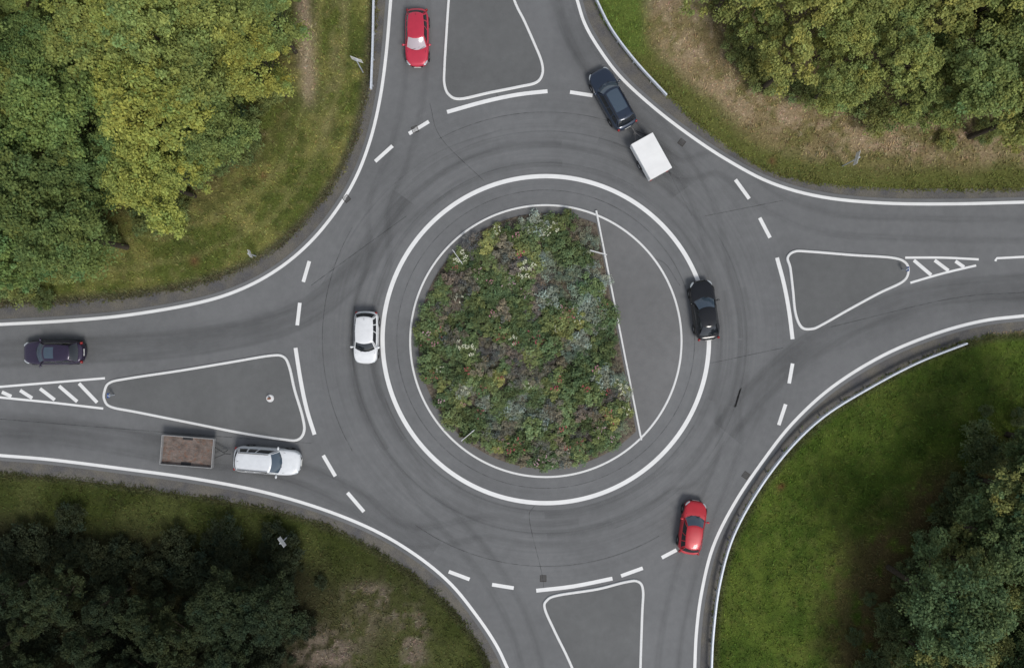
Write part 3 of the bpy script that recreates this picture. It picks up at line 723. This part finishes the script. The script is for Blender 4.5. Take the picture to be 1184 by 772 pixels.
for (nm,l,tint,label,sp) in fr:
    p=cat(l,6)
    for i in range(len(p)):
        q=p[i]+np.array([random.gauss(0,sp),random.gauss(0,sp)])
        plant_bush(q,random.randrange(3),jit(tint,.3),random.choice([.3,.45,.6,.8,1.0]),label,'bushes along '+G[nm])
for q in poisson([(0,620),(320,640),(335,772),(0,772)],20,900,5): plant_bush(q,random.randrange(3),jit((.038,.047,.024),.3),random.uniform(.5,1.1),'dark bush in the shaded thicket','bushes along dark thicket')  # shade is put into the tint of these bushes
for q in poisson([(1184,480),(1115,560),(1045,660),(1005,772),(1184,772)],24,900,6): plant_bush(q,random.randrange(3),jit((.12,.15,.065),.3),random.uniform(.5,1.1),'green bush beside bright grass','bushes along wood beside bright grass')
for q in poisson([(0,0),(320,0),(300,90),(220,190),(0,330)],32,900,8): plant_bush(q,random.randrange(3),jit((.15,.19,.075),.3),random.uniform(.8,1.3),'shaded bush beneath the wood','bushes along yellow-green wood')
# ---------------------------------------------------------------- flower bed
def shrub_variant(seed,R,h,per,nc,size,shape=1.0):
    rng=np.random.default_rng(seed); a=rng.uniform(0,6.283,nc); r=R*np.sqrt(rng.random(nc))
    C=np.stack([r*np.cos(a),r*np.sin(a),h*(.3+.5*rng.random(nc))],1)
    V,F,c=leaves(C,R*rng.uniform(.2,.4,nc),per,size,rng,.2,.45,shape); V[:,2]=np.maximum(V[:,2],.01)
    return mkmesh('shrub',V,F,M_leaf,cols=c)
def blossom_mesh(seed,R,h,n,size,clus):
    rng=np.random.default_rng(seed); V=[];F=[]
    for i in range(n):
        a=rng.uniform(0,6.283); r=R*math.sqrt(rng.random()); c=np.array([r*math.cos(a),r*math.sin(a),h*rng.uniform(.85,1.15)])
        for j in range(clus):
            o=c+rng.normal(0,size*1.3,3)*np.array([1,1,.3]); t=rng.uniform(0,6.28); b=len(V); s=size*rng.uniform(.4,1.2); V.append(tuple(o+np.array([0,0,s*.3])))
            for k in range(5):
                V.append(tuple(o+np.array([math.cos(t+k*1.2566)*s,math.sin(t+k*1.2566)*s,rng.uniform(-.2,.1)*s])))
            for k in range(5): F.append((b,b+1+k,b+1+(k+1)%5))
    c=np.clip(rng.normal(1,.2,(len(V),1)),.5,1.3)*np.ones((1,3))
    return mkmesh('blossoms',V,F,M_petal,cols=c)
SV=[shrub_variant(41,.62,.7,85,18,.14),shrub_variant(42,.72,.6,85,20,.115),shrub_variant(43,.6,.9,85,18,.15),shrub_variant(44,.70,.5,90,20,.10,.6)]
BLW=[blossom_mesh(51,.45,.85,9,.045,7),blossom_mesh(52,.5,.8,8,.035,3),blossom_mesh(55,.35,.85,5,.045,6)]; BLR=[blossom_mesh(53,.45,.85,9,.036,2),blossom_mesh(54,.45,.8,6,.042,2)]
kinds={ 'green':[(.19,.25,.11),(.16,.215,.095),(.22,.275,.12),(.13,.18,.08)],'silver':[(.36,.40,.32),(.31,.36,.27),(.27,.32,.22)],'muted':[(.24,.225,.17),(.21,.19,.165),(.20,.19,.14)],'lime':[(.28,.32,.13)]}
def shrub(q,kind,bl=None,sc=1.0,force=None):
    v={'green':random.choice([0,1,2]),'silver':random.choice([3,1]),'muted':random.choice([0,3]),'lime':random.choice([0,1])}[kind]
    x,y,_=P(q[0],q[1],0,.7)
    nm={'green':'green_shrub','silver':'silver_shrub','muted':'brown_shrub','lime':'green_shrub'}[kind]
    if bl=='w': nm='white_flower_shrub'
    if bl=='r': nm='red_flower_shrub'
    o=mkobj(nm,SV[v]); o.location=(x,y,.15); o.rotation_euler=(0,0,random.uniform(0,6.28)); s=sc*random.uniform(.85,1.35); o.scale=(s,s,s*random.uniform(.6,1.1)); o.color=(*jit(random.choice(kinds[kind]),.18,.06),1)
    lab={'green':'leafy green shrub in the round flower bed','silver':'silver-grey leaved shrub in the flower bed','muted':'greyish brown shrub in the flower bed','lime':'light green shrub in the flower bed'}[kind]
    if bl=='w': lab='shrub with clusters of creamy white flowers'
    if bl=='r': lab='green shrub dotted with small pink flowers'
    top(o,lab,'shrub','shrubs in the flower bed')
    if bl:
        b=mkobj('blossoms',random.choice(BLW[1:2] if bl=='w' else BLR) if force is None else BLW[force],o); b.color=(.66,.67,.50,1) if bl=='w' else random.choice([(.34,.06,.10,1),(.42,.20,.24,1),(.46,.30,.34,1),(.36,.08,.09,1)])
for w,f in [((612,306),0),((606,316),0),((616,322),2),((640,263),0),((633,270),2),((533,398),0),((524,390),2),((543,404),0),((538,452),0),((721,450),0),((716,441),2),((720,459),2),((686,350),2),((645,380),2),((592,393),0),((598,386),2),((722,476),2),((640,525),2),((576,266),2),((533,296),0),((527,303),2),((660,520),2)]: shrub(w,'lime','w',.75,f)
for q in poisson(chop(140,9,4),12.2,9000,77):
    n=float(fbm(np.array([q[0]]),np.array([q[1]]),60,3)[0]); n2=float(fbm(np.array([q[0]]),np.array([q[1]]),45,1)[0]); r=random.random()
    if n>.55: k='silver' if r<.55 else ('muted' if r<.65 else 'green')
    elif n<.38: k='muted' if r<.45 else 'green'
    else: k='lime' if n2>.56 and r<.6 else ('green' if r<.75 else ('silver' if r<.9 else 'muted'))
    if q[0]<520: k=random.choice([k,'muted','green'])
    bl=None; rr=random.random()
    if k in('green','lime') and rr<.22: bl='r'
    elif rr>.95: bl='w'
    shrub(q,k,bl)
rng=np.random.default_rng(5); gq=np.array(poisson(chop(143,5,4),7.5,9000,9)); C=np.concatenate([W(gq),np.full((len(gq),1),.22)],1)
V,F,c=leaves(C,rng.uniform(.2,.38,len(C)),24,.11,rng,.35,.6); V[:,2]=np.maximum(V[:,2],.165)
o=mkobj('ground_cover_plants',mkmesh('ground_cover_plants',V,F,M_leaf,cols=c)); o.color=(.20,.22,.14,1); o["kind"]="stuff"; o["label"]="low leafy ground cover between flower bed shrubs"; o["category"]="ground cover"
# ---------------------------------------------------------------- world / light / camera
w=bpy.data.worlds.new("World"); scn.world=w; w.use_nodes=True; nt=w.node_tree
bg=nt.nodes['Background']; sky=nt.nodes.new('ShaderNodeTexSky'); sky.sky_type='NISHITA'; sky.sun_disc=False
EL,AZ=52,150
sky.sun_elevation=math.radians(EL); sky.sun_rotation=math.radians(AZ)
hs=nt.nodes.new('ShaderNodeHueSaturation'); hs.inputs['Saturation'].default_value=.36
nt.links.new(sky.outputs[0],hs.inputs['Color']); nt.links.new(hs.outputs[0],bg.inputs[0]); bg.inputs[1].default_value=.15
sd=bpy.data.lights.new('sun','SUN'); sd.energy=2.1; sd.angle=math.radians(18); sd.color=(1,.965,.91); so=bpy.data.objects.new('sun',sd); link(so)
az=math.radians(AZ); el=math.radians(EL); dv=Vector((math.sin(az)*math.cos(el),math.cos(az)*math.cos(el),math.sin(el)))
so.rotation_euler=dv.to_track_quat('Z','Y').to_euler(); so.location=(0,0,60)
cd_=bpy.data.cameras.new('camera'); cam=bpy.data.objects.new('camera',cd_); link(cam); cam.location=(0,0,HC); cam.rotation_euler=(0,0,0)
cd_.lens=24; cd_.sensor_width=36; cd_.clip_end=2000; scn.camera=cam
scn.view_settings.view_transform='Standard'; scn.view_settings.look='None'; scn.view_settings.exposure=0
